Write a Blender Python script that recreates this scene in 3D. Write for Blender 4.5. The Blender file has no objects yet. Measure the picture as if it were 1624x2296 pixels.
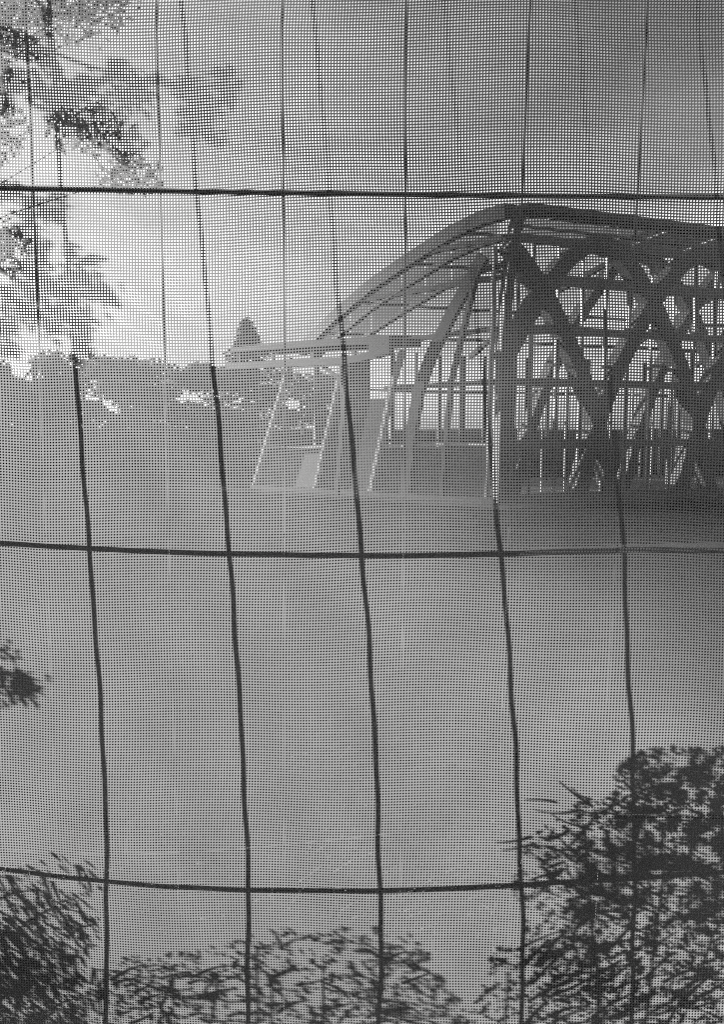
import bpy, math, random
import numpy as np
from mathutils import Vector

random.seed(7)
rng = np.random.default_rng(7)
sc = bpy.context.scene
COL = sc.collection

# ------------------------------------------------------------------ camera
PITCH = math.radians(5.65)
EYE = Vector((0.0, -0.66, 1.55))
cam_d = bpy.data.cameras.new('camera')
cam = bpy.data.objects.new('camera', cam_d)
COL.objects.link(cam)
cam.location = EYE
cam.rotation_euler = (math.radians(90) - PITCH, 0, 0)
cam_d.sensor_fit = 'VERTICAL'
cam_d.angle = 2 * math.atan(1148 / 1900)
cam_d.clip_start = 0.01
cam_d.clip_end = 3000
sc.camera = cam

# ------------------------------------------------------------------ light
SUN_AZ, SUN_EL = math.radians(60), math.radians(10)      # to the left of straight ahead, low
SUN = Vector((-math.sin(SUN_AZ) * math.cos(SUN_EL), math.cos(SUN_AZ) * math.cos(SUN_EL), math.sin(SUN_EL)))
sun_d = bpy.data.lights.new('sun', 'SUN')
sun_d.energy = 5.0
sun_d.angle = math.radians(0.53)
sun_d.color = (1, 0.995, 0.985)
sun = bpy.data.objects.new('sun', sun_d)
COL.objects.link(sun)
sun.rotation_euler = (-SUN).to_track_quat('-Z', 'Y').to_euler()

world = bpy.data.worlds.new('World')
sc.world = world
world.use_nodes = True
wn, wl = world.node_tree.nodes, world.node_tree.links
wn.clear()
w_out = wn.new('ShaderNodeOutputWorld')
w_bg = wn.new('ShaderNodeBackground')
w_sky = wn.new('ShaderNodeTexSky')
w_sky.sky_type = 'NISHITA'
w_sky.sun_disc = False
w_sky.sun_elevation = SUN_EL
w_sky.sun_rotation = -SUN_AZ
w_bw = wn.new('ShaderNodeRGBToBW')
w_tc = wn.new('ShaderNodeTexCoord')
w_map = wn.new('ShaderNodeMapping')
w_map.inputs['Scale'].default_value = (1.0, 1.0, 2.6)
w_map.inputs['Location'].default_value = (3.1, 2.2, 0.4)
w_noise = wn.new('ShaderNodeTexNoise')
w_noise.inputs['Scale'].default_value = 2.2
w_noise.inputs['Detail'].default_value = 6
w_noise.inputs['Roughness'].default_value = 0.55
w_ramp = wn.new('ShaderNodeMapRange')
w_ramp.inputs['From Min'].default_value = 0.36
w_ramp.inputs['From Max'].default_value = 0.66
w_ramp.inputs['To Min'].default_value = 0.6
w_ramp.inputs['To Max'].default_value = 1.5
w_mul = wn.new('ShaderNodeMath')
w_mul.operation = 'MULTIPLY'
wl.new(w_sky.outputs[0], w_bw.inputs[0])
wl.new(w_tc.outputs['Generated'], w_map.inputs[0])
wl.new(w_map.outputs[0], w_noise.inputs['Vector'])
wl.new(w_noise.outputs['Fac'], w_ramp.inputs['Value'])
wl.new(w_bw.outputs[0], w_mul.inputs[0])
wl.new(w_ramp.outputs[0], w_mul.inputs[1])
wl.new(w_mul.outputs[0], w_bg.inputs['Color'])
wl.new(w_bg.outputs[0], w_out.inputs['Surface'])
w_bg.inputs['Strength'].default_value = 0.056

sc.view_settings.view_transform = 'Standard'
sc.view_settings.look = 'None'
sc.view_settings.gamma = 1
sc.view_settings.exposure = 2.85
sc.view_settings.use_curve_mapping = False
sc.render.engine = 'CYCLES'
sc.cycles.use_denoising = False
sc.cycles.filter_width = 1.05
sc.cycles.max_bounces = 10
sc.cycles.transparent_max_bounces = 24
sc.cycles.caustics_reflective = False
sc.cycles.caustics_refractive = False

# ------------------------------------------------------------------ helpers
FPX = 1900.0
FW = Vector((0, math.cos(PITCH), -math.sin(PITCH)))
UP = Vector((0, math.sin(PITCH), math.cos(PITCH)))


def ray(u, v):
    """direction of a line of sight, used only to measure the photograph"""
    return Vector(((u - 812) / FPX, 0, 0)) + UP * ((1148 - v) / FPX) + FW


def on_y(u, v, y):
    r = ray(u, v)
    return EYE + r * ((y - EYE.y) / r.y)


def on_ground(u, v):
    r = ray(u, v)
    return EYE + r * (-EYE.z / r.z)


def mat(name, col, rough=0.8, var=0.25, scale=8.0, bump=0.0, spec=0.3, metal=0.0, detail=5):
    m = bpy.data.materials.new(name)
    m.use_nodes = True
    n, l = m.node_tree.nodes, m.node_tree.links
    b = n['Principled BSDF']
    tc = n.new('ShaderNodeTexCoord')
    no = n.new('ShaderNodeTexNoise')
    no.inputs['Scale'].default_value = scale
    no.inputs['Detail'].default_value = detail
    mr = n.new('ShaderNodeMapRange')
    mr.inputs['From Min'].default_value = 0.3
    mr.inputs['From Max'].default_value = 0.7
    mr.inputs['To Min'].default_value = col * (1 - var)
    mr.inputs['To Max'].default_value = col * (1 + var)
    l.new(tc.outputs['Object'], no.inputs['Vector'])
    l.new(no.outputs['Fac'], mr.inputs['Value'])
    l.new(mr.outputs[0], b.inputs['Base Color'])
    b.inputs['Roughness'].default_value = rough
    b.inputs['Specular IOR Level'].default_value = spec
    b.inputs['Metallic'].default_value = metal
    if bump:
        bp = n.new('ShaderNodeBump')
        bp.inputs['Strength'].default_value = bump
        l.new(no.outputs['Fac'], bp.inputs['Height'])
        l.new(bp.outputs[0], b.inputs['Normal'])
    return m


def mat_leaf(name, col, trans):
    m = bpy.data.materials.new(name)
    m.use_nodes = True
    n, l = m.node_tree.nodes, m.node_tree.links
    n.clear()
    out = n.new('ShaderNodeOutputMaterial')
    tc = n.new('ShaderNodeTexCoord')
    no = n.new('ShaderNodeTexNoise')
    no.inputs['Scale'].default_value = 30
    mr = n.new('ShaderNodeMapRange')
    mr.inputs['To Min'].default_value = col * 0.5
    mr.inputs['To Max'].default_value = col * 1.5
    d = n.new('ShaderNodeBsdfDiffuse')
    t = n.new('ShaderNodeBsdfTranslucent')
    mx = n.new('ShaderNodeMixShader')
    mx.inputs[0].default_value = trans
    l.new(tc.outputs['Object'], no.inputs['Vector'])
    l.new(no.outputs['Fac'], mr.inputs['Value'])
    l.new(mr.outputs[0], d.inputs['Color'])
    l.new(mr.outputs[0], t.inputs['Color'])
    l.new(d.outputs[0], mx.inputs[1])
    l.new(t.outputs[0], mx.inputs[2])
    l.new(mx.outputs[0], out.inputs['Surface'])
    return m


def mat_glass(name, through, gloss):
    """thin tinted sheet: lets light straight through, mirrors a little"""
    m = bpy.data.materials.new(name)
    m.use_nodes = True
    n, l = m.node_tree.nodes, m.node_tree.links
    n.clear()
    out = n.new('ShaderNodeOutputMaterial')
    tc = n.new('ShaderNodeTexCoord')
    no = n.new('ShaderNodeTexNoise')
    no.inputs['Scale'].default_value = 1.3
    mr = n.new('ShaderNodeMapRange')
    mr.inputs['To Min'].default_value = through * 0.8
    mr.inputs['To Max'].default_value = min(1, through * 1.15)
    t = n.new('ShaderNodeBsdfTransparent')
    g = n.new('ShaderNodeBsdfGlossy')
    g.inputs['Roughness'].default_value = 0.06
    fr = n.new('ShaderNodeFresnel')
    fr.inputs['IOR'].default_value = gloss
    mx = n.new('ShaderNodeMixShader')
    l.new(tc.outputs['Object'], no.inputs['Vector'])
    l.new(no.outputs['Fac'], mr.inputs['Value'])
    l.new(mr.outputs[0], t.inputs['Color'])
    l.new(fr.outputs[0], mx.inputs[0])
    l.new(t.outputs[0], mx.inputs[1])
    l.new(g.outputs[0], mx.inputs[2])
    l.new(mx.outputs[0], out.inputs['Surface'])
    return m


class MB:
    """collects shapes for one mesh"""

    def __init__(self):
        self.v, self.f = [], []

    def poly(self, pts):
        k = len(self.v)
        self.v += [tuple(p) for p in pts]
        self.f.append(tuple(range(k, k + len(pts))))

    def hexa(self, a):
        """eight corners: four of one end, four of the other"""
        k = len(self.v)
        self.v += [tuple(p) for p in a]
        for q in ((3, 2, 1, 0), (4, 5, 6, 7), (0, 1, 5, 4), (1, 2, 6, 5), (2, 3, 7, 6), (3, 0, 4, 7)):
            self.f.append(tuple(k + i for i in q))

    def box(self, c, s):
        x, y, z = c
        a, b, h = s[0] / 2, s[1] / 2, s[2] / 2
        self.hexa([(x - a, y - b, z - h), (x + a, y - b, z - h), (x + a, y + b, z - h), (x - a, y + b, z - h),
                   (x - a, y - b, z + h), (x + a, y - b, z + h), (x + a, y + b, z + h), (x - a, y + b, z + h)])

    def sweep(self, pts, side, w, d):
        """rectangular bar along a path; side = fixed depth axis, w = width in the path's plane"""
        pts = [Vector(p) for p in pts]
        side = Vector(side).normalized()
        k = len(self.v)
        n = len(pts)
        for i, p in enumerate(pts):
            t = (pts[min(i + 1, n - 1)] - pts[max(i - 1, 0)]).normalized()
            o = t.cross(side).normalized()
            ww = w[i] if isinstance(w, (list, tuple)) else w
            for a, b in ((-1, -1), (1, -1), (1, 1), (-1, 1)):
                self.v.append(tuple(p + o * a * ww / 2 + side * b * d / 2))
        for i in range(n - 1):
            for j in range(4):
                a = k + i * 4
                self.f.append((a + j, a + (j + 1) % 4, a + 4 + (j + 1) % 4, a + 4 + j))
        self.f.append((k + 3, k + 2, k + 1, k))
        e = k + (n - 1) * 4
        self.f.append((e, e + 1, e + 2, e + 3))

    def tube(self, pts, r, n=6):
        pts = [Vector(p) for p in pts]
        m = len(pts)
        k = len(self.v)
        for i, p in enumerate(pts):
            t = (pts[min(i + 1, m - 1)] - pts[max(i - 1, 0)]).normalized()
            a = t.orthogonal().normalized() if abs(t.z) < 0.9 else t.cross(Vector((0, 1, 0))).normalized()
            b = t.cross(a)
            rr = r[i] if isinstance(r, (list, tuple)) else r
            for j in range(n):
                an = 2 * math.pi * j / n
                self.v.append(tuple(p + a * math.cos(an) * rr + b * math.sin(an) * rr))
        for i in range(m - 1):
            for j in range(n):
                self.f.append((k + i * n + j, k + i * n + (j + 1) % n, k + (i + 1) * n + (j + 1) % n, k + (i + 1) * n + j))
        self.f.append(tuple(k + j for j in reversed(range(n))))
        self.f.append(tuple(k + (m - 1) * n + j for j in range(n)))

    def mesh(self, name, m, smooth=False):
        me = bpy.data.meshes.new(name)
        me.from_pydata(self.v, [], self.f)
        me.materials.append(m)
        if smooth:
            me.polygons.foreach_set('use_smooth', [True] * len(me.polygons))
        me.update()
        return me

    def build(self, name, m, parent=None, smooth=False):
        return place(name, self.mesh(name, m, smooth), parent)


def place(name, me, parent=None, loc=None):
    o = bpy.data.objects.new(name, me)
    COL.objects.link(o)
    if parent:
        o.parent = parent
    if loc is not None:
        o.location = loc
    return o


def tag(o, label=None, cat=None, group=None, kind=None):
    if label:
        o['label'] = label
    if cat:
        o['category'] = cat
    if group:
        o['group'] = group
    if kind:
        o['kind'] = kind
    return o


def thing(name, loc, label, cat, group=None):
    o = bpy.data.objects.new(name, None)
    COL.objects.link(o)
    o.location = loc
    o.empty_display_size = 0.1
    return tag(o, label, cat, group)


def child_at(parent, mb, name, m, smooth=False):
    """mesh given in world coordinates, made a part of the thing"""
    L = parent.location
    mb.v = [(a - L.x, b - L.y, c - L.z) for a, b, c in mb.v]
    return mb.build(name, m, parent, smooth)


# ------------------------------------------------------------------ materials
M_ground = mat('dark_lawn', 0.010, 0.95, 0.5, 1.1, 0.0, spec=0.0, detail=10)
M_path = mat('gravel', 0.045, 0.9, 0.3, 3.0, 0.0, spec=0.0, detail=10)
M_pave = mat('concrete_paving', 0.05, 0.85, 0.25, 2.0, 0.0, spec=0.0, detail=8)
M_wire = mat('weathered_wire', 0.05, 0.85, 0.3, 60, 0.1, 0.15, 0.0)
M_tube = mat('galvanised_tube', 0.3, 0.45, 0.25, 20, 0.05, 0.5, 0.7)
M_conc = mat('concrete', 0.3, 0.9, 0.2, 14, 0.2)
M_timber = mat('dark_timber', 0.014, 0.7, 0.3, 3, 0.1)
M_steel = mat('painted_steel', 0.02, 0.5, 0.2, 4)
M_light = mat('pale_painted_steel', 0.35, 0.4, 0.15, 4)
M_roofp = mat('roof_sheet', 0.025, 0.6, 0.2, 2)
M_floor = mat('hall_floor', 0.03, 0.7, 0.2, 2)
M_pier = mat('rendered_wall', 0.04, 0.9, 0.25, 2.5, 0.1)
M_glass = mat_glass('tinted_glass', 0.93, 1.15)
M_roofg = mat_glass('roof_glass', 0.92, 1.1)
M_facia = mat_glass('smoked_glass', 0.40, 1.25)
M_frost = mat('frosted_panel', 0.07, 0.6, 0.3, 1.5)
M_bark = mat('bark', 0.02, 0.95, 0.4, 25, 0.5)
M_leaf = mat_leaf('dark_leaf', 0.025, 0.35)
M_leaf3 = mat_leaf('young_leaf', 0.11, 0.55)
M_leaf2 = mat_leaf('tree_leaf', 0.04, 0.45)

# ------------------------------------------------------------------ gap between fence and cloth, measured from the wire shadows
WIRES = [(-0.247, -0.001), (-0.148, -0.002), (-0.070, 0.006), (0.031, 0.001), (0.084, 0.022), (0.166, 0.024)]  # x = a + b z
S_LINES = [
    [(100, 0), (135, 300), (150, 430), (165, 800), (193, 1225), (237, 1800), (230, 1980), (237, 2290)],
    [(410, 0), (437, 430), (478, 830), (520, 1240), (545, 1750), (552, 2290)],
    [(735, 430), (745, 715), (765, 880), (818, 1240), (863, 1550), (858, 2000), (855, 2290)],
    [(1105, 880), (1123, 1240), (1135, 1700), (1155, 2000), (1160, 2290)],
    [(1305, 0), (1310, 200), (1390, 1240), (1415, 1600), (1428, 1700), (1428, 2290)],
    [(1555, 0), (1600, 330)]]
obs = []
for (a, b), line in zip(WIRES, S_LINES):
    for (u, v) in line:
        best = (9, 0)
        for g in np.arange(-0.02, 0.12, 0.0005):
            p = on_y(u, v, -g) + SUN * (g / SUN.y)
            e = abs(p.x - a - b * p.z)
            if e < best[0]:
                best = (e, g, on_y(u, v, -g))
        obs.append((best[2].x, best[2].z, best[1]))
obs = np.array(obs)


def feats(x, z):
    X = np.asarray(x) / 0.28
    Z = (np.asarray(z) - 1.47) / 0.38
    X = np.tanh(X / 1.6) * 1.6
    Z = np.tanh(Z / 1.6) * 1.6
    return np.stack([np.ones_like(X), X, Z, X * X, X * Z, Z * Z, X ** 3, X * X * Z, X * Z * Z, Z ** 3, Z ** 4, X * Z ** 3], -1)


A_ = feats(obs[:, 0], obs[:, 1])
reg = np.diag([0, 0, 0] + [0.08] * (A_.shape[1] - 3))
COEF = np.linalg.solve(A_.T @ A_ + reg, A_.T @ obs[:, 2])


def gap(x, z):
    x = np.asarray(x, float)
    z = np.asarray(z, float)
    g = feats(x, z) @ COEF
    g = g + 0.0004 * np.sin(x * 61 + 1.1 * np.sin(z * 17)) * np.sin(z * 38 + 2.0 * np.sin(x * 13 + 1))
    g = g + 0.0002 * np.sin(z * 95 + x * 30 + 1.3 * np.sin(x * 40))
    return np.maximum(g, 0.0075)


def on_cloth(u, v):
    g = 0.03
    for _ in range(8):
        p = on_y(u, v, -g)
        g = float(gap(p.x, p.z))
    return on_y(u, v, -g)


# ------------------------------------------------------------------ ground
gm = MB()
gm.poly([(-700, -300, 0), (700, -300, 0), (700, 1200, 0), (-700, 1200, 0)])
tag(gm.build('ground', M_ground), kind='structure')


def strip(name, m, pts, z=0.004):
    b = MB()
    b.poly([(x, y, z) for x, y in pts])
    return tag(b.build(name, m), kind='structure')


strip('path', M_path, [(1.9, 9.6), (4.0, 9.9), (9.0, 10.2), (20, 10.4), (20, 11.6), (9, 11.3), (4.2, 10.7), (2.2, 10.2)])

# ------------------------------------------------------------------ wire fence
fence = thing('wire_fence_panel', (0, 0, 0), 'steel wire mesh fence panel standing close behind the perforated sheet', 'fence')
ZB, ZT = 0.14, 2.0
xs_v = list(WIRES)
k = 1
while WIRES[0][0] - 0.0975 * k > -1.08:
    xs_v.insert(0, (WIRES[0][0] - 0.0975 * k, -0.002))
    k += 1
k = 1
while WIRES[-1][0] + 0.034 + 0.0975 * k < 1.08:
    xs_v.append((WIRES[-1][0] + 0.034 + 0.0975 * k, 0.004))
    k += 1
for i, (a, b) in enumerate(xs_v):
    mb = MB()
    ph = random.random() * 6
    mb.tube([(a + b * z + 0.0008 * math.sin(z * 5 + ph), 0.0005 * math.sin(z * 7 + ph), z) for z in np.linspace(ZB, ZT, 24)], 0.00085, 6)
    mb.build('vertical_wire', M_wire, fence, True)
H_WIRE_TOP = [(0, 422), (300, 427), (632, 432), (910, 436), (1175, 439), (1624, 442)]      # the wire itself
H_SH = [[(0, 1217), (190, 1228), (350, 1240), (520, 1245), (690, 1240), (818, 1242), (960, 1249), (1125, 1245), (1390, 1232)],
        [(0, 1948), (230, 1977), (400, 1985), (550, 1992), (700, 1999), (855, 2002), (1000, 2000), (1150, 1985), (1250, 1970), (1624, 1958)]]
HW = 0.0029


def hwire(pts):
    xs, zs = zip(*sorted(pts))
    c = np.polyfit(xs, zs, 3)
    mb = MB()
    X = np.linspace(-1.11, 1.11, 80)
    Zz = np.polyval(c, np.clip(X, min(xs), max(xs)))
    mb.tube([(x, -HW, z) for x, z in zip(X, Zz)], 0.0019, 6)
    mb.build('horizontal_wire', M_wire, fence, True)


hwire([(p.x, p.z) for p in (on_y(u, v, -HW) for u, v in H_WIRE_TOP)])
for line in H_SH:
    pts = []
    for u, v in line:
        p = on_cloth(u, v)
        q = p + SUN * ((-HW - p.y) / SUN.y)
        pts.append((q.x, q.z))
    hwire(pts)
for z in (0.36, 0.62, 0.88, 1.93):
    hwire([(-1, z), (-0.3, z + 0.002), (0.4, z - 0.002), (1, z)])
for sx in (-1.12, 1.12):
    mb = MB()
    mb.tube([(sx, 0, 0.03), (sx, 0, 1.0), (sx, 0, 2.02)], 0.0185, 14)
    mb.build('post', M_tube, fence, True)
    mb = MB()
    mb.hexa([(sx - .17, -.33, 0), (sx + .17, -.33, 0), (sx + .17, .33, 0), (sx - .17, .33, 0),
             (sx - .13, -.28, .13), (sx + .13, -.28, .13), (sx + .13, .28, .13), (sx - .13, .28, .13)])
    mb.build('foot_block', M_conc, fence)
for z in (0.14, 2.0):
    mb = MB()
    mb.tube([(-1.12, 0, z), (0, 0, z), (1.12, 0, z)], 0.0150, 12)
    mb.build('frame_rail', M_tube, fence, True)

# ------------------------------------------------------------------ perforated sheet
def mat_cloth(name, holes):
    m = bpy.data.materials.new(name)
    m.use_nodes = True
    n, l = m.node_tree.nodes, m.node_tree.links
    n.clear()
    out = n.new('ShaderNodeOutputMaterial')
    tc = n.new('ShaderNodeTexCoord')
    no = n.new('ShaderNodeTexNoise')
    no.inputs['Scale'].default_value = 14
    no.inputs['Detail'].default_value = 6
    mr = n.new('ShaderNodeMapRange')
    mr.inputs['From Min'].default_value = 0.3
    mr.inputs['From Max'].default_value = 0.7
    mr.inputs['To Min'].default_value = CLOTH_T * 0.975
    mr.inputs['To Max'].default_value = CLOTH_T * 1.025
    d = n.new('ShaderNodeBsdfDiffuse')
    d.inputs['Color'].default_value = (CLOTH_R, CLOTH_R, CLOTH_R, 1)
    t = n.new('ShaderNodeBsdfTranslucent')
    ad = n.new('ShaderNodeAddShader')
    l.new(tc.outputs['Object'], no.inputs['Vector'])
    l.new(no.outputs['Fac'], mr.inputs['Value'])
    l.new(mr.outputs[0], t.inputs['Color'])
    l.new(d.outputs[0], ad.inputs[0])
    l.new(t.outputs[0], ad.inputs[1])
    if not holes:
        l.new(ad.outputs[0], out.inputs['Surface'])
        return m
    sep = n.new('ShaderNodeSeparateXYZ')
    l.new(tc.outputs['Object'], sep.inputs[0])
    sq = []
    for axis, p in (('X', PX), ('Z', PZ)):
        dv = n.new('ShaderNodeMath'); dv.operation = 'DIVIDE'; dv.inputs[1].default_value = p
        l.new(sep.outputs[axis], dv.inputs[0])
        fr = n.new('ShaderNodeMath'); fr.operation = 'FRACT'
        l.new(dv.outputs[0], fr.inputs[0])
        su = n.new('ShaderNodeMath'); su.operation = 'SUBTRACT'; su.inputs[1].default_value = 0.5
        l.new(fr.outputs[0], su.inputs[0])
        mu = n.new('ShaderNodeMath'); mu.operation = 'MULTIPLY'
        l.new(su.outputs[0], mu.inputs[0])
        l.new(su.outputs[0], mu.inputs[1])
        sq.append(mu)
    ads = n.new('ShaderNodeMath'); ads.operation = 'ADD'
    l.new(sq[0].outputs[0], ads.inputs[0])
    l.new(sq[1].outputs[0], ads.inputs[1])
    lt = n.new('ShaderNodeMath'); lt.operation = 'LESS_THAN'; lt.inputs[1].default_value = HOLE * HOLE
    l.new(ads.outputs[0], lt.inputs[0])
    tr = n.new('ShaderNodeBsdfTransparent')
    mx = n.new('ShaderNodeMixShader')
    l.new(lt.outputs[0], mx.inputs[0])
    l.new(ad.outputs[0], mx.inputs[1])
    l.new(tr.outputs[0], mx.inputs[2])
    l.new(mx.outputs[0], out.inputs['Surface'])
    return m


PX, PZ, HOLE = 0.00218, 0.00212, 0.318
CLOTH_T, CLOTH_R = 0.078, 0.008
M_cloth = mat_cloth('translucent_coated_mesh', False)
M_cloth2 = mat_cloth('translucent_coated_mesh_edge', True)


def cloth_mesh():
    X0, X1, Z0, Z1 = -0.305, 0.305, 1.06, 1.90
    nx, nz = int((X1 - X0) / PX), int((Z1 - Z0) / PZ)
    X1, Z1 = X0 + nx * PX, Z0 + nz * PZ

    def bend(x, z):
        # slack in the weave, fading to nothing at the edge of this part of the sheet
        e = np.clip(np.minimum(np.minimum(x - X0, X1 - x), np.minimum(z - Z0, Z1 - z)) / 0.06, 0, 1)
        dx = 0.0028 * np.sin(z * 9.0 + 0.6) * np.cos(x * 5) + 0.0009 * np.sin(z * 31 + x * 12)
        dz = 0.0030 * np.sin(x * 10.5 + 0.5) + 0.0010 * np.sin(x * 34 + z * 9)
        return x + dx * e, z + dz * e

    gi, gj = np.meshgrid(np.arange(nx + 1), np.arange(nz + 1))
    cx, cz = X0 + gi * PX, Z0 + gj * PZ
    ci, cj = np.meshgrid(np.arange(nx), np.arange(nz))
    hx, hz = (X0 + (ci + .5) * PX).ravel(), (Z0 + (cj + .5) * PZ).ravel()
    nC = nx * nz
    # order of the hole's corners: start near the lower left corner, go round
    ang = np.radians(np.array([202.5, 247.5, 292.5, 337.5, 22.5, 67.5, 112.5, 157.5]))
    size = 1 + 0.02 * rng.standard_normal(nC)[:, None]
    ex, ez = HOLE * 1.13 * np.cos(ang - math.radians(35)), HOLE * 0.90 * np.sin(ang - math.radians(35))
    c35, s35 = math.cos(math.radians(35)), math.sin(math.radians(35))
    ox, oz = ex * c35 - ez * s35, ex * s35 + ez * c35
    ix = hx[:, None] + ox[None] * PX * size
    iz = hz[:, None] + oz[None] * PZ * size
    vx = np.concatenate([cx.ravel(), ix.ravel()])
    vz = np.concatenate([cz.ravel(), iz.ravel()])
    vx, vz = bend(vx, vz)
    vy = -gap(vx, vz)
    nV0 = (nx + 1) * (nz + 1)
    c00 = (cj * (nx + 1) + ci).ravel()
    cor = [c00, c00 + 1, c00 + nx + 2, c00 + nx + 1]
    inn = nV0 + np.arange(nC)[:, None] * 8 + np.arange(8)[None]
    quads, tris = [], []
    for s in range(4):
        a, b = cor[s], cor[(s + 1) % 4]
        i0, i1 = inn[:, 2 * s], inn[:, 2 * s + 1]
        i2 = inn[:, (2 * s + 2) % 8]
        quads.append(np.stack([a, b, i1 * 0 + inn[:, (2 * s + 2) % 8], i1], -1))
        tris.append(np.stack([a, i1, i0], -1))
    # each side: corner a, corner b, then the two hole corners that face it
    quads = np.concatenate(quads)
    tris = np.concatenate(tris)
    V = [np.stack([vx, vy, vz], -1)]
    base = len(vx)
    # the rest of the sheet: plain strips around
    gx = np.unique(np.concatenate([np.linspace(-1.1, X0, 28), np.linspace(X0, X1, 40), np.linspace(X1, 1.1, 28)]))
    gz = np.unique(np.concatenate([np.linspace(0.16, Z0, 28), np.linspace(Z0, Z1, 50), np.linspace(Z1, 1.985, 6)]))
    mx, mz = np.meshgrid(gx, gz)
    my = -gap(mx, mz)
    V.append(np.stack([mx.ravel(), my.ravel(), mz.ravel()], -1))
    q2 = []
    W = len(gx)
    for j in range(len(gz) - 1):
        for i in range(W - 1):
            xm, zm = (gx[i] + gx[i + 1]) / 2, (gz[j] + gz[j + 1]) / 2
            if X0 < xm < X1 and Z0 < zm < Z1:
                continue
            a = base + j * W + i
            q2.append((a, a + 1, a + W + 1, a + W))
    q2 = np.array(q2)
    V = np.concatenate(V)
    me = bpy.data.meshes.new('perforated_mesh_sheet')
    me.vertices.add(len(V))
    me.vertices.foreach_set('co', V.astype(np.float32).ravel())
    allq = np.concatenate([quads, q2])
    loops = np.concatenate([allq.ravel(), tris.ravel()]).astype(np.int32)
    me.loops.add(len(loops))
    me.loops.foreach_set('vertex_index', loops)
    nq, nt = len(allq), len(tris)
    me.polygons.add(nq + nt)
    me.polygons.foreach_set('loop_start', np.concatenate([np.arange(nq) * 4, nq * 4 + np.arange(nt) * 3]).astype(np.int32))
    mi = np.zeros(nq + nt, np.int32)
    mi[len(quads):nq] = 1
    me.polygons.foreach_set('material_index', mi)
    me.polygons.foreach_set('use_smooth', np.ones(nq + nt, bool))
    me.update(calc_edges=True)
    me.materials.append(M_cloth)
    me.materials.append(M_cloth2)
    return me


cloth = place('perforated_mesh_sheet', cloth_mesh())
tag(cloth, 'translucent grey perforated mesh sheet stretched in front of the wire fence', 'mesh sheet')

# ------------------------------------------------------------------ glass hall
GA = Vector((2.95, 16.89, 0))
E1 = Vector((5.5, 2.4, 0)).normalized()          # along the front
E2 = Vector((-5.5, 4.1, 0)).normalized()         # along the end wall
N1 = Vector((2.4, -5.5, 0)).normalized()         # out of the front
N2 = Vector((-4.1, -5.5, 0)).normalized()        # out of the end wall
Z3 = Vector((0, 0, 1))
hall = thing('glass_hall', GA, 'dark arched timber and glass hall with interlaced arches behind the fence', 'building')
L1 = 12.6
RAILS = [0.10, 1.22, 2.50, 3.58, 4.60, 5.38]


def f1(s, z, d=0.0):
    return GA + E1 * s + Z3 * z + N1 * d


def f2(s, z, d=0.0):
    return GA + E2 * s + Z3 * z + N2 * d


HWP = [(5.42, 0.0), (5.38, .28), (5.25, .55), (5.05, .80), (4.8, 1.05), (4.5, 1.30), (4.1, 1.62), (3.6, 1.93), (2.9, 2.35), (2.1, 2.72), (1.2, 3.05), (0.0, 3.38)]


def roof_z(s):
    return float(np.interp(s, [0, 0.6, 1.3, 2.55, 3.4, 4.55, 5.0, 5.5, 6.3, 7.1], [6.0, 5.93, 5.74, 5.23, 4.85, 4.19, 3.87, 3.53, 2.9, 2.2]))


SP0 = [.2, .6, 1.3, 1.95, 2.55, 3.4, 4.0, 4.55, 5.0, 5.5]
# front arches
for apex, inset, w in ((-0.6, 0, .34), (2.25, 0, .34), (3.9, -.55, .22), (5.2, 0, .34), (6.9, -.55, .22), (8.05, 0, .34), (10.9, 0, .34)):
    pts = [(apex - h, z) for z, h in reversed(HWP)] + [(apex + h, z) for z, h in HWP[1:]]
    pts = [(s, z) for s, z in pts if -.12 <= s <= L1]
    mb = MB()
    mb.sweep([f1(s, z, inset) for s, z in pts], N1, w, .30)
    child_at(hall, mb, 'arch_beam', M_timber)
# corner pylon
mb = MB()
mb.sweep([f1(0, 0, .03), f1(-.03, 1.3, .03), f1(-.06, 2.6, .03), f1(-.06, 4.0, .03), f1(.08, 5.3, .03), f1(.26, 5.97, .03)], N1, [.42, .38, .30, .19, .19, .22], .22)
child_at(hall, mb, 'corner_pylon', M_timber)
# rails front and end wall
for z in RAILS:
    mb = MB()
    mb.sweep([f1(.2, z, .06), f1(L1, z, .06)], N1, .21 if 4 < z < 5 else .16, .12)
    child_at(hall, mb, 'rail', M_steel)
    s1 = next((s for s in np.arange(0.2, 7, .05) if roof_z(s) < z + .15), 7.0)
    if z > 3.2:
        mb = MB()
        mb.sweep([f2(.1, z, .05), f2(s1, z - .04 * s1, .05)], N2, .10, .10)
        child_at(hall, mb, 'rail', M_steel)
    elif z > 1:
        mb = MB()
        mb.sweep([f2(.1, z, .05), f2(3.0, z - .06, .05)], N2, .10 if z > 2 else .06, .10)
        child_at(hall, mb, 'rail', M_light if z < 2 else M_steel)
# smoked glass under the roof curve of the end wall
for k in range(len(SP0) - 1):
    a, c = SP0[k] + .02, SP0[k + 1] - .02
    for t0, t1 in ((.2, .57), (.69, 1.10)):
        if roof_z(c) - t1 < 3.3:
            continue
        b = MB()
        b.poly([f2(a, roof_z(a) - t0, .03), f2(c, roof_z(c) - t0, .03), f2(c, roof_z(c) - t1, .03), f2(a, roof_z(a) - t1, .03)])
        child_at(hall, b, 'pane', M_facia)
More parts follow.
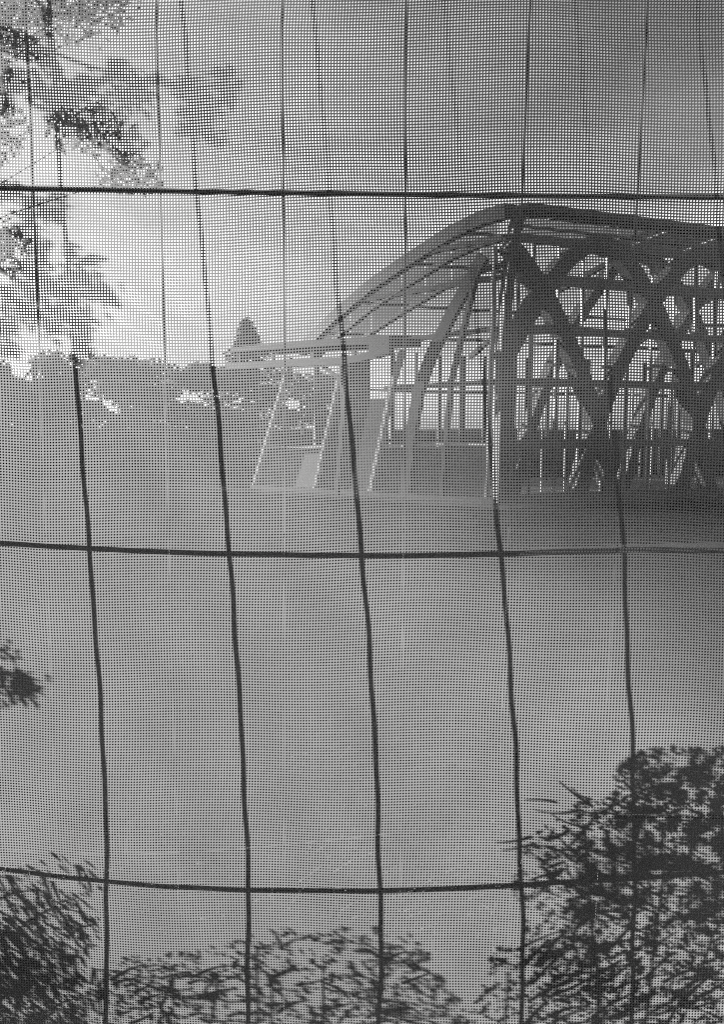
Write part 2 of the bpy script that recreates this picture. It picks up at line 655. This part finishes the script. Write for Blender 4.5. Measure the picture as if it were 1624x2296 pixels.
# front mullions and panes
MS = 0.63
for i in range(1, int(L1 / MS) + 1):
    mb = MB()
    mb.sweep([f1(i * MS, .1, -.02), f1(i * MS, 5.4, -.02)], N1, .05, .08)
    child_at(hall, mb, 'mullion', M_steel)
pane_cache = {}
for i in range(int(L1 / MS)):
    for z0, z1 in zip(RAILS[:-1], RAILS[1:]):
        key = round(z1 - z0, 3)
        if key not in pane_cache:
            b = MB()
            a = E1 * (MS - .06)
            h = Z3 * (z1 - z0 - .14)
            t = N1 * .012
            o = Vector((0, 0, 0))
            b.poly([o, o + a, o + a + h, o + h])
            pane_cache[key] = b.mesh('pane', M_glass)
        place('pane', pane_cache[key], hall, f1(i * MS + .03, z0 + .07, -.02) - GA)
for i in range(1, 40):
    if i % 2 == 1:
        mb = MB()
        mb.sweep([f1(i * MS / 2, .12, -.9), f1(i * MS / 2, 2.45, -.9)], N1, .035, .03)
        child_at(hall, mb, 'glazing_bar', M_frost)
# band of smoked glass over the arches, ridge beam
nb = 10
for i in range(nb):
    b = MB()
    s0, s1 = .3 + (L1 - .3) * i / nb + .02, .3 + (L1 - .3) * (i + 1) / nb - .02
    b.poly([f1(s0, 5.46, .02), f1(s1, 5.46, .02), f1(s1, 5.90, .02), f1(s0, 5.90, .02)])
    child_at(hall, b, 'pane', M_facia)
mb = MB()
mb.sweep([f1(.2, 5.95, .1), f1(L1, 5.95, .1)], N1, .12, .5)
child_at(hall, mb, 'ridge_beam', M_timber)
mb = MB()
mb.sweep([f1(.2, 5.62, .04), f1(L1, 5.62, .04)], N1, .05, .06)
child_at(hall, mb, 'rail', M_steel)
# curved roof: rafters along the end wall's curve, repeated along the hall, glass strips between, purlins
SP = [0, .6, 1.3, 1.95, 2.55, 3.4, 4.0, 4.55, 5.0, 5.5]
BAY = 1.575
for i in (0, 3, 6, 8):
    mb = MB()
    mb.sweep([f2(s, roof_z(s) - .1) + E1 * (i * BAY) for s in SP], E1, .12 if i else .30, .10 if i else .18)
    child_at(hall, mb, 'rafter', M_timber)
for off, w in ((.62, .12), (1.15, .10)):
    mb = MB()
    mb.sweep([f2(s, roof_z(s) - off, .04) for s in SP if roof_z(s) - off > 3.2], E1, w, .12)
    child_at(hall, mb, 'rafter', M_timber)
for k in (2, 4, 6, 8):
    mb = MB()
    z = roof_z(SP[k]) - .06
    mb.sweep([f2(SP[k], z) + E1 * .1, f2(SP[k], z) + E1 * (8 * BAY)], Z3, .07, .06)
    child_at(hall, mb, 'purlin', M_steel)
for i in range(8):
    for k in range(0, len(SP) - 1):
        b = MB()
        a0 = f2(SP[k], roof_z(SP[k]) + .03)
        a1 = f2(SP[k + 1], roof_z(SP[k + 1]) + .03)
        b.poly([a0 + E1 * (i * BAY + .05), a0 + E1 * ((i + 1) * BAY - .05), a1 + E1 * ((i + 1) * BAY - .05), a1 + E1 * (i * BAY + .05)])
        child_at(hall, b, 'roof_pane', M_roofg)
# end wall: leaning posts, panes, pier
for pts, w, m in (([(.5, 5.06), (1.25, 3.95), (1.75, 3.1), (2.05, 2.41), (2.25, 1.4), (2.40, 0)], .24, M_timber),
                  ([(2.50, 3.25), (2.79, 2.43), (3.38, 0)], .09, M_light),
                  ([(4.12, 3.25), (5.05, 0)], .07, M_light),
                  ([(5.78, 3.25), (7.1, 0)], .07, M_light),
                  ([(.62, 4.85), (1.25, 2.5), (1.45, 0)], .07, M_steel),
                  ([(.25, 5.2), (.30, 2.5), (.34, 0)], .045, M_light)):
    mb = MB()
    mb.sweep([f2(s, z, .08) for s, z in pts], N2, w, .16)
    child_at(hall, mb, 'leaning_post', m)
mb = MB()
mb.sweep([f2(5.45, 1.10, .07), f2(6.66, 1.06, .07)], N2, .05, .06)
mb.sweep([f2(4.75, 1.10, .07), f2(5.45, 1.10, .07)], N2, .05, .06)
child_at(hall, mb, 'rail', M_light)
mb = MB()
mb.sweep([f2(5.05, .06, .09), f2(7.1, .06, .09)], N2, .06, .10)
child_at(hall, mb, 'sill', M_light)
mb = MB()
mb.sweep([f2(.35, .06, .09), f2(2.4, .06, .09)], N2, .05, .10)
child_at(hall, mb, 'sill', M_light)
# glass of the window bay, frosted glass below
for q, m in (([(4.95, .1), (7.0, .1), (6.6, 1.03), (4.72, 1.06)], M_frost),
             ([(4.72, 1.12), (6.58, 1.10), (5.84, 3.0), (4.2, 3.0)], M_glass),
             ([(.36, .1), (3.3, .1), (3.05, 1.12), (.36, 1.18)], M_frost),
             ([(.36, 1.27), (2.15, 1.2), (1.95, 2.34), (.36, 2.43)], M_glass),
             ([(.36, 2.58), (1.9, 2.46), (1.45, 3.42), (.36, 3.52)], M_glass),
             ([(.36, 3.66), (1.3, 3.6), (.75, 4.46), (.36, 4.5)], M_glass)):
    b = MB()
    b.poly([f2(s, z, .02) for s, z in q])
    child_at(hall, b, 'pane', m)
mb = MB()
mb.hexa([f2(3.50, 0, -.1), f2(4.95, 0, -.1), f2(4.95, 0, .05), f2(3.50, 0, .05),
         f2(2.98, 2.2, -.1), f2(4.35, 2.2, -.1), f2(4.35, 2.2, .05), f2(2.98, 2.2, .05)])
child_at(hall, mb, 'pier', M_pier)
mb = MB()
mb.hexa([f2(3.55, 2.2, -.1), f2(4.35, 2.2, -.1), f2(4.35, 2.2, .05), f2(3.55, 2.2, .05),
         f2(3.50, 3.1, -.1), f2(4.10, 3.1, -.1), f2(4.10, 3.1, .05), f2(3.50, 3.1, .05)])
child_at(hall, mb, 'pier', M_pier)
# floor slab and plinth, back wall
mb = MB()
far = f2(7.1, 0)
mb.hexa([f1(-.1, 0, .25), f1(L1, 0, .25), far + E1 * L1, far + N2 * .2,
         f1(-.1, .09, .25), f1(L1, .09, .25), far + E1 * L1 + Z3 * .09, far + N2 * .2 + Z3 * .09])
child_at(hall, mb, 'floor_slab', M_floor)
for i in range(0, 18):
    mb = MB()
    p = f2(5.4, 0) + E1 * (.3 + i * .68)
    mb.sweep([p + Z3 * .09, p + Z3 * 3.45], N1, .06 if i % 3 else .14, .08)
    child_at(hall, mb, 'back_post', M_timber)
for z in (.5, 1.25, 2.5):
    mb = MB()
    mb.sweep([f2(5.4, z) + E1 * .2, f2(5.4, z) + E1 * L1], N1, .06, .06)
    child_at(hall, mb, 'back_rail', M_timber)
# flat canopy by the end wall
can = thing('entrance_canopy', f2(4.6, 0, .6), 'low flat canopy beside the glass hall end wall', 'canopy')
mb = MB()
mb.hexa([f2(2.25, 3.34, -.3), f2(6.3, 3.40, -.3), f2(6.9, 3.40, 1.0), f2(2.3, 3.34, 1.0),
         f2(2.25, 3.52, -.3), f2(6.3, 3.58, -.3), f2(6.9, 3.50, 1.0), f2(2.3, 3.50, 1.0)])
child_at(can, mb, 'roof_slab', M_roofp)
mb = MB()
mb.sweep([f2(2.3, 3.16, .9), f2(3.4, 3.02, .9), f2(7.1, 3.06, .9)], N2, .15, .16)
child_at(can, mb, 'beam', M_roofp)
mb = MB()
mb.hexa([f2(2.2, 3.1, .85), f2(2.75, 3.1, .85), f2(2.75, 3.1, 1.02), f2(2.2, 3.1, 1.02),
         f2(2.2, 3.5, .85), f2(2.75, 3.5, .85), f2(2.75, 3.5, 1.02), f2(2.2, 3.5, 1.02)])
child_at(can, mb, 'end_block', M_roofp)
for s in (3.2, 4.4, 5.6, 6.7):
    mb = MB()
    mb.sweep([f2(s, 3.0, .9), f2(s, 3.42, .9)], N2, .06, .06)
    child_at(can, mb, 'strut', M_steel)
for s in (3.4,):
    mb = MB()
    mb.sweep([f2(s + .35, 0, .85), f2(s, 3.0, .9)], N2, .10, .10)
    child_at(can, mb, 'column', M_steel)
    mb = MB()
    mb.sweep([f2(s + .1, 2.2, .87), f2(s + .25, 2.65, .87), f2(s + .8, 2.98, .87)], N2, .07, .07)
    child_at(can, mb, 'brace', M_steel)

# paving round the hall
strip('paving', M_pave, [tuple((f1(-.8, 0, 1.1))[:2]), tuple((f1(20, 0, 1.1))[:2]), tuple((f1(20, 0, .2))[:2]), tuple((f1(0, 0, .2))[:2]),
                         tuple((f2(8.5, 0, .1))[:2]), tuple((f2(9, 0, .9))[:2])])


# ------------------------------------------------------------------ trees far behind
def leaf_cloud(mb, centres, n, size):
    """small bent leaf faces spread through clumps"""
    for c, r in centres:
        c = Vector(c)
        for _ in range(n):
            d = Vector(rng.standard_normal(3))
            d.normalize()
            p = c + Vector((d.x * r[0], d.y * r[1], d.z * r[2])) * (rng.random() ** .45)
            a = Vector(rng.standard_normal(3)).normalized() * size * (0.6 + rng.random())
            b = a.cross(Vector(rng.standard_normal(3))).normalized() * size * (.35 + .3 * rng.random())
            mb.poly([p - a, p - b, p + a, p + b])


def broad_tree(base, h, spread, label, group=None, bottom=.4, n=260, clumps=18, size=.15):
    t = thing('broadleaf_tree', base, label, 'tree', group)
    mb = MB()
    top = Vector((random.uniform(-.2, .2), random.uniform(-.2, .2), h * .8))
    mb.tube([(0, 0, 0), top * .35 + Vector((.05, 0, 0)), top * .7, top], [h * .028, h * .022, h * .014, h * .005], 8)
    cs = []
    for i in range(clumps):
        an = random.uniform(0, 6.283)
        zz = random.uniform(bottom + .1, .95)
        rr = spread * math.sqrt(max(.05, 1 - ((zz - .65) / .45) ** 2)) * random.uniform(.3, .9)
        c = Vector((math.cos(an) * rr, math.sin(an) * rr, zz * h))
        cs.append((c, (spread * .36 * random.uniform(.7, 1.2), spread * .36, h * .10 * random.uniform(.7, 1.3))))
        s = top * random.uniform(.35, .8)
        mb.tube([s, (s + c) / 2 + Vector((0, 0, -.1)), c], [h * .010, h * .007, h * .003], 5)
    mb.build('trunk', M_bark, t, True)
    mb = MB()
    leaf_cloud(mb, cs, n, size)
    tag(mb.build('crown', M_leaf2, t), kind='stuff')
    return t


def conifer(base, h, r, label):
    t = thing('conifer_tree', base, label, 'tree')
    mb = MB()
    mb.tube([(0, 0, 0), (0, 0, h * .5), (0, 0, h)], [h * .03, h * .02, .01], 8)
    mb.build('trunk', M_bark, t, True)
    mb = MB()
    for i in range(2200):
        z = random.random() ** 1.2
        an = random.uniform(0, 6.283)
        rr = r * (1 - z) * (0.55 + 0.45 * abs(math.sin(z * 22 + an)))
        q = random.random() ** .5 * rr + .05
        p = Vector((math.cos(an) * q, math.sin(an) * q, h * (.12 + .88 * z) - q * .25))
        a = Vector((math.cos(an), math.sin(an), -.35)) * .26
        b = Vector((-math.sin(an), math.cos(an), random.uniform(-.5, .5))) * .10
        mb.poly([p - a, p - b, p + a, p + b])
    tag(mb.build('crown', M_leaf2, t), kind='stuff')
    return t


def far_at(u, y):
    r = ray(u, 960)
    k = (y - EYE.y) / r.y
    return Vector((EYE.x + r.x * k, y, 0))


conifer(far_at(556, 36), 6.2, 4.0, 'lone pointed conifer rising beside the low canopy')
for u, y, h, sp, bt, lab in ((90, 33, 4.6, 2.6, .30, 'broad dark tree left of the domed treetop in the far row'),
                             (-90, 36, 5.2, 2.8, .25, 'tallest rounded tree at the end of the far row'),
                             (270, 38, 4.7, 3.0, .42, 'wide domed tree in the far row with a bare trunk'),
                             (490, 40, 4.5, 2.5, .70, 'flat-topped tree with sky showing under its crown'),
                             (680, 44, 4.6, 2.6, .3, 'small rounded tree behind the flat canopy')):
    broad_tree(far_at(u, y), h, sp, lab, 'far row of trees behind the lawn', bt)
# garden tree whose crown shows through the sheet at its upper left
gt = thing('garden_tree', (-2.15, 3.2, 0), 'leafy garden tree with a full crown seen hazily through the sheet corner', 'tree')
tb, lf = MB(), MB()
tb.tube([(-2.15, 3.2, 0), (-2.2, 3.2, 1.2), (-2.1, 3.25, 2.6), (-2.0, 3.2, 4.2)], [.09, .075, .06, .02], 10)
cs = []
for i in range(34):
    an = random.uniform(0, 6.283)
    rr = random.uniform(.2, .8)
    cs.append((Vector((-2.12 + math.cos(an) * rr, 3.2 + math.sin(an) * rr, random.uniform(3.4, 4.9))), (.34, .34, .22)))
cs += [(Vector((x_, 3.2 + .1 * math.sin(x_ * 9), z_)), (.20, .2, .13)) for x_, z_ in ((-1.75, 3.2), (-1.62, 3.32), (-1.5, 3.24), (-1.42, 3.40), (-1.28, 3.36), (-1.15, 3.45), (-1.66, 3.05))]
cs += [(Vector((-1.02, 3.2, 2.66)), (.16, .12, .10)), (Vector((-1.2, 3.2, 2.85)), (.2, .14, .12)), (Vector((-1.58, 3.2, 2.35)), (.10, .10, .14)), (Vector((-1.60, 3.2, 2.85)), (.14, .14, .14))]
for c, r in cs:
    s0 = Vector((-2.12, 3.2, max(2.2, c.z - .7)))
    tb.tube([s0, (s0 + c) / 2 + Vector((0, 0, .06)), c], [.005, .003, .001], 5)
    leaf_cloud(lf, [(c, r)], 380 if r[0] > .3 else 130, .024)
child_at(gt, tb, 'trunk', M_bark, True)
tag(child_at(gt, lf, 'crown', M_leaf3), kind='stuff')

hd = thing('clipped_hedge', (far_at(120, 31)), 'low clipped hedge below the far row of trees', 'hedge')
mb = MB()
for i in range(9000):
    x = random.uniform(-10, 7.6)
    p = Vector((x, random.uniform(-.5, .5), random.random() ** .8 * (2.35 + .2 * math.sin(x * 1.7) + .12 * math.sin(x * 5))))
    a = Vector(rng.standard_normal(3)).normalized() * .16
    b = a.cross(Vector(rng.standard_normal(3))).normalized() * .10
    mb.poly([p - a, p - b, p + a, p + b])
tag(mb.build('foliage', M_leaf2, hd), kind='stuff')


# ------------------------------------------------------------------ plants by the fence (they throw their shadows on the sheet)
def inside(poly, x, y):
    c = False
    j = len(poly) - 1
    for i in range(len(poly)):
        xi, yi = poly[i]
        xj, yj = poly[j]
        if (yi > y) != (yj > y) and x < (xj - xi) * (y - yi) / (yj - yi) + xi:
            c = not c
        j = i
    return c


def vnoise(x, y, s, seed):
    def h(i, j):
        return (math.sin(i * 127.1 + j * 311.7 + seed * 74.7) * 43758.5453) % 1.0
    x /= s
    y /= s
    i, j = math.floor(x), math.floor(y)
    fx, fy = x - i, y - j
    fx, fy = fx * fx * (3 - 2 * fx), fy * fy * (3 - 2 * fy)
    return (h(i, j) * (1 - fx) + h(i + 1, j) * fx) * (1 - fy) + (h(i, j + 1) * (1 - fx) + h(i + 1, j + 1) * fx) * fy


PXM = 0.63 / 1900         # metres on the sheet for one measured pixel


def to_plant(u, v, lam):
    return on_cloth(u, v) + SUN * lam


def leaf(mb, u, v, ang, ln, wd, lam, kink=0.25):
    """one pointed leaf; ang: lean of its long side across the sheet"""
    p = to_plant(u, v, lam)
    a = Vector((math.cos(ang), 0, -math.sin(ang))) * ln * PXM
    a += SUN * random.uniform(-.4, .4) * ln * PXM
    n = SUN + Vector(rng.standard_normal(3)) * .45
    b = a.cross(n).normalized() * wd * PXM
    c = a.cross(b).normalized() * wd * PXM * kink
    k = len(mb.v)
    mb.v += [tuple(q) for q in (p - a * .5, p - a * .12 + b * .5 + c, p + a * .5, p - a * .12 - b * .5 + c, p + a * .05)]
    mb.f += [(k, k + 1, k + 4), (k + 1, k + 2, k + 4), (k + 2, k + 3, k + 4), (k + 3, k, k + 4)]


def twig(mb, uv, lam, r0, r1):
    pts = [to_plant(u, v, lam) for u, v in uv]
    n = len(pts)
    mb.tube(pts, [r0 + (r1 - r0) * i / (n - 1) for i in range(n)], 5)


def stems_to_ground(mb, tops, foot, r=.006):
    for t in tops:
        t = Vector(t)
        f = Vector(foot) + Vector((random.uniform(-.06, .06), random.uniform(-.05, .05), 0))
        f.z = 0
        mid = (f + t) / 2 + Vector((random.uniform(-.03, .03), random.uniform(-.03, .03), .05))
        mb.tube([f, mid, t], [r, r * .8, r * .4], 6)


def shrub(name, label, poly, count, dens, angle, ln, wd, lam, seed, cat='shrub', stems=9, material=None, deep=0, blades=()):
    us = [p[0] for p in poly]
    vs = [p[1] for p in poly]
    lf, st = MB(), MB()
    done = tries = 0
    keep = []
    while done < count and tries < count * 40:
        tries += 1
        u, v = random.uniform(min(us), max(us)), random.uniform(min(vs), max(vs))
        if not inside(poly, u, v) or random.random() > dens(u, v):
            continue
        a = angle(u, v)
        lm = lam(u, v) + random.gauss(0, .02)
        leaf(lf, u, v, a, random.uniform(*ln), random.uniform(*wd), max(.09, lm))
        if deep and dens(u, v) > deep and random.random() < .9:          # the shrub's depth behind its front leaves
            leaf(lf, u, v, a, random.uniform(*ln), random.uniform(*wd), lm + random.uniform(.08, .45))
        if done % max(1, count // 70) == 0:
            keep.append((u, v, lm))
        done += 1
    cu, cv = sum(k[0] for k in keep) / len(keep), max(vs)
    foot = to_plant(cu, cv, sum(k[2] for k in keep) / len(keep))
    foot.z = 0
    t = thing(name, foot, label, cat)
    ends = []
    for u, v, lm in random.sample(keep, min(stems, len(keep))):
        e = to_plant(u, v, lm)
        ends.append(e)
    stems_to_ground(st, ends, foot, .0013)
    joined = list(ends)
    todo = [to_plant(*k) for k in keep]
    while todo:                            # every twig leaves the nearest part already grown
        d_, q, near = min(((j - q).length, i, n) for i, q in enumerate(todo) for n, j in enumerate(joined))
        q, near = todo.pop(q), joined[near]
        if d_ > 1e-4:
            st.tube([near, (near + q) / 2 + Vector((0, 0, .003)), q], [.0008, .0007, .0005], 4)
        joined.append(q)
    for box, n, ang, ln_ in blades:         # long thin arching shoots
        for _ in range(n):
            u, v = random.uniform(box[0], box[2]), random.uniform(box[1], box[3])
            a, L_, cv_ = R(random.gauss(ang, 16)), random.uniform(*ln_), random.uniform(-.5, .9)
            path = []
            for i in range(6):
                path.append((u, v))
                u, v = u + math.cos(a) * L_ / 5, v + math.sin(a) * L_ / 5
                a += cv_ / 5
            twig(st, path, random.uniform(.12, .22), .0011, .0004)
    child_at(t, st, 'stem', M_bark, True)
    tag(child_at(t, lf, 'foliage', material or M_leaf), kind='stuff')
    return t


R = math.radians
# feathery shrub, lower left
P_A = [(-70, 2320), (-70, 1990), (20, 1975), (60, 1945), (150, 1905), (205, 1930), (235, 2010), (222, 2100), (190, 2170), (200, 2320)]


def dens_a(u, v):
    d = .18 + .75 * max(0, min(1, (v - 1990) / 230)) * max(.15, min(1, 1.25 - u / 220))
    return d * (.25 + 1.2 * max(0, vnoise(u * .7 + v * .7, (u - v) * .35, 16, 3) - .25))


shrub('feathery_shrub', 'feathery shrub with long needle leaves, its shadow thick at the sheet corner', P_A, 1150, dens_a,
      lambda u, v: R(random.gauss(48, 11)), (18, 46), (4, 7), lambda u, v: .12 + .08 * vnoise(u, v, 90, 5), 1, stems=4, deep=.45,
      blades=(((-40, 1930, 190, 2200), 44, 50, (40, 100)),))
# low leafy shrub, bottom middle
P_B = [(150, 2320), (190, 2170), (320, 2142), (450, 2132), (560, 2095), (650, 2078), (850, 2080), (945, 2100), (975, 2170), (1030, 2230), (1060, 2320)]


def dens_b(u, v):
    return (.10 + .8 * max(0, vnoise(u, v * 1.6, 34, 9) - .30)) * (.55 + .45 * min(1, max(0, (v - 2090) / 140)))


shrub('low_shrub', 'low small-leaved shrub with a rounded top casting a speckled shadow', P_B, 1500, dens_b,
      lambda u, v: R(random.gauss(25, 40)), (9, 20), (5, 9), lambda u, v: .16 + .10 * vnoise(u, v, 120, 8), 2, stems=4, blades=(((200, 2160, 950, 2300), 40, -15, (30, 90)),))
# tall dense shrub, lower right
P_C = [(1030, 2320), (1085, 2200), (1070, 2140), (1130, 2120), (1190, 2140), (1170, 2040), (1140, 1990), (1165, 1930), (1230, 1840), (1300, 1800), (1375, 1785),
       (1375, 1730), (1420, 1690), (1480, 1672), (1560, 1680), (1720, 1660), (1720, 2320)]


def dens_c(u, v):
    core = math.exp(-((u - 1560) / 200) ** 2 - ((v - 1880) / 190) ** 2) + .8 * math.exp(-((u - 1340) / 70) ** 2 - ((v - 2030) / 150) ** 2)
    return min(1, .14 + 1.05 * core) * (.10 + 1.7 * max(0, vnoise(u + .5 * v, v, 18, 4) - .36)) + .02


shrub('dense_shrub', 'tall dense shrub with crowded leaves throwing the darkest shadow on the sheet', P_C, 6600, dens_c,
      lambda u, v: R(random.gauss(-35 if v > 2100 else 20, 45)), (8, 23), (4, 8), lambda u, v: .13 + .11 * vnoise(u, v, 140, 2), 3, stems=5, deep=.42,
      blades=(((1150, 2120, 1600, 2330), 60, -32, (50, 150)), ((1200, 1790, 1600, 2050), 36, 200, (40, 110)), ((1180, 1850, 1300, 1990), 10, 150, (30, 80))))
# stray shoot in the middle left
lf, st = MB(), MB()
sh = [(-40, 1450), (5, 1458), (28, 1475), (38, 1505), (40, 1535)]
twig(st, sh, .24, .0014, .0008)
for i in range(95):
    an = R(random.gauss(55, 22))
    d = random.random() ** .7
    u, v = 36 + d * 74 * math.cos(an) * random.uniform(.6, 1.2), 1505 + d * 92 * math.sin(an) * random.uniform(.5, 1.05)
    leaf(lf, u, v, an + random.gauss(0, .3), random.uniform(12, 26), random.uniform(5, 9), .24 + random.gauss(0, .02))
for i in range(45):
    leaf(lf, random.gauss(35, 14), random.gauss(1532, 16), random.uniform(0, 3), random.uniform(10, 22), random.uniform(6, 10), .24)
for i in range(26):
    leaf(lf, random.uniform(-10, 50), random.gauss(1465, 9), random.uniform(-.5, 1), random.uniform(10, 18), random.uniform(5, 8), .24)
for i in range(26):
    leaf(lf, random.gauss(5, 8), random.uniform(1500, 1590), random.uniform(.8, 1.8), random.uniform(10, 22), random.uniform(5, 8), .24)
root = to_plant(-40, 1450, .24)
foot = Vector((root.x - .10, root.y + .03, 0))
t = thing('wild_shoot', foot, 'single arching wild shoot with a tuft of leaves at its tip', 'plant')
st.tube([foot, foot + Vector((.02, 0, .7)), foot + Vector((.03, -.01, 1.3)), root], [.004, .003, .0022, .0014], 6)
child_at(t, st, 'stem', M_bark, True)
tag(child_at(t, lf, 'foliage', M_leaf), kind='stuff')


# ------------------------------------------------------------------ tree whose branches hang in from the left
tree = thing('overhanging_tree', (-2.25, 0.85, 0), 'slender tree whose leafy branches hang over the fence corner', 'tree')
tb = MB()
tb.tube([(-2.25, .85, 0), (-2.2, .86, 1.1), (-2.1, .84, 2.2), (-2.05, .85, 3.3), (-2.1, .9, 4.2)], [.06, .05, .042, .028, .01], 10)
lf = MB()


def branch(start, uv, lam):
    pts = [Vector(start)] + [to_plant(u, v, lam) for u, v in uv]
    n = len(pts)
    tb.tube(pts, [.0032 - .0024 * (i / (n - 1)) ** .4 for i in range(n)], 6)


branch((-2.12, .84, 2.0), [(-350, -30), (-120, 20), (20, 70), (120, 150), (190, 230), (260, 300), (285, 370)], .30)
branch((-2.12, .84, 2.05), [(-250, -60), (60, -40), (98, 30), (112, 110), (130, 180)], .29)
branch((-2.12, .84, 2.05), [(-250, 20), (40, 90), (200, 150), (330, 180), (420, 195), (500, 190)], .29)
branch((-2.12, .84, 1.75), [(-300, 330), (-60, 400), (60, 440), (85, 540), (95, 620), (150, 690), (190, 790)], .30)
branch((-2.12, .84, 1.75), [(-300, 420), (-60, 560), (60, 640), (160, 640), (255, 680)], .29)
CLF = [(35, 85, 45, 20, 22, 10), (60, 120, 40, 25, 20, 30), (110, 150, 22, 45, 22, 60), (40, 185, 45, 25, 26, 70), (120, 225, 45, 35, 46, 60), (170, 275, 50, 35, 50, 55),
       (225, 255, 55, 35, 50, 50), (260, 155, 28, 26, 24, 50), (290, 215, 45, 28, 30, 45), (340, 185, 40, 18, 24, 30), (285, 325, 28, 36, 32, 65), (235, 300, 30, 22, 24, 60),
       (420, 200, 32, 26, 30, 40), (450, 245, 42, 30, 44, 50), (440, 290, 36, 26, 28, 60), (500, 180, 26, 26, 24, 55), (515, 215, 16, 20, 16, 60), (475, 310, 14, 22, 10, 70), (160, 205, 30, 20, 20, 50), (195, 185, 22, 26, 16, 60),
       (10, 230, 25, 20, 14, 60)]
CLG = [(25, 430, 32, 20, 20, 30), (70, 470, 30, 32, 24, 60), (120, 470, 30, 36, 24, 65), (55, 520, 30, 24, 22, 45), (85, 565, 20, 36, 22, 75), (60, 600, 60, 18, 22, 15), (110, 640, 60, 30, 56, 40), (180, 625, 40, 30, 34, 40),
       (220, 655, 36, 20, 26, 42), (245, 675, 20, 10, 10, 45), (30, 660, 40, 30, 34, 40), (70, 700, 40, 26, 28, 60), (150, 700, 40, 32, 36, 65), (185, 735, 26, 32, 26, 60), (185, 785, 20, 26, 22, 58), (115, 735, 22, 26, 12, 65),
       (15, 735, 22, 30, 18, 70), (20, 785, 24, 20, 14, 50), (165, 560, 24, 18, 12, 50), (200, 585, 30, 14, 16, 25)]
for cl in CLF + CLG:
    cu, cv, ru, rv, n, an = cl
    for i in range(int(n * 1.7)):
        leaf(lf, random.gauss(cu, ru * .55), random.gauss(cv, rv * .55), R(random.gauss(an, 24)), random.uniform(16, 40), random.uniform(7, 13), .30 + random.gauss(0, .03))
# the crown above and to the left
for i in range(26):
    an = random.uniform(0, 6.283)
    c = Vector((-2.1 + math.cos(an) * random.uniform(.1, .7), .9 + math.sin(an) * random.uniform(.1, .5), random.uniform(2.75, 4.3)))
    tb.tube([(-2.08, .85, c.z - .4), (c + Vector((-2.08, .85, c.z - .3))) / 2, c], [.010, .007, .003], 5)
    leaf_cloud(lf, [(c, (.28, .28, .2))], 60, .028)
child_at(tree, tb, 'trunk', M_bark, True)
tag(child_at(tree, lf, 'crown', M_leaf3), kind='stuff')


# ------------------------------------------------------------------ unseen tree added towards the sun, crown shaped to dim the sheet's upper right
LS = 11.0
RIGHT = Vector((math.cos(SUN_AZ), math.sin(SUN_AZ), 0))
UPS = RIGHT.cross(-SUN).normalized()
if UPS.z < 0:
    UPS = -UPS
edge0 = on_cloth(100, 720)
hub = edge0 + SUN * LS
lt = thing('shade_tree', (hub.x + .55, hub.y + .95, 0), 'unseen tree added towards the low sun, its airy crown shaped to shade the sheet', 'tree')
nrm = (0.82, 0.57)


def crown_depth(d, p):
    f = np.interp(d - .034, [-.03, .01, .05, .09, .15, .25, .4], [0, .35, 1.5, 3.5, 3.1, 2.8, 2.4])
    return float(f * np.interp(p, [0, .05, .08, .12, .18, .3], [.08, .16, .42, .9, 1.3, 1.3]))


lf, tb = MB(), MB()
LEAF_A = 0.045
CR = 1.25
cc = (CR * nrm[0] - .06, CR * nrm[1] - .06)
target_n = 14500
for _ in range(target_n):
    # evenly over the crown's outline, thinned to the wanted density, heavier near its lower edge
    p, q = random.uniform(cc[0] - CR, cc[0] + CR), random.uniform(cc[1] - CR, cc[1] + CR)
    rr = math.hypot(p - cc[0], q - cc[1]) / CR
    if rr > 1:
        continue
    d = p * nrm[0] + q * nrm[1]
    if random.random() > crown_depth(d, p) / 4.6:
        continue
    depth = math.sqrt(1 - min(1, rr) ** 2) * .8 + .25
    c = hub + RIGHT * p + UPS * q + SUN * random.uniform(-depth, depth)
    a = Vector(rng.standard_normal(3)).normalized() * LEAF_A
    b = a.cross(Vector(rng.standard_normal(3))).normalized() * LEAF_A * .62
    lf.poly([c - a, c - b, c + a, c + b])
L = lt.location
top = hub + RIGHT * cc[0] + UPS * (cc[1] + .9)
tb.tube([L, L + Vector((0, 0, 1.2)), (L + top) / 2 + Vector((.1, 0, .5)), top], [.10, .085, .06, .015], 9)
for i in range(14):
    an = random.uniform(0, 6.28)
    e = hub + RIGHT * (cc[0] + math.cos(an) * CR * .75) + UPS * (cc[1] + math.sin(an) * CR * .75) + SUN * random.uniform(-.5, .5)
    s0 = L + (top - L) * random.uniform(.55, .9)
    tb.tube([s0, (s0 + e) / 2 + Vector((0, 0, .1)), e], [.022, .014, .005], 5)
child_at(lt, tb, 'trunk', M_bark, True)
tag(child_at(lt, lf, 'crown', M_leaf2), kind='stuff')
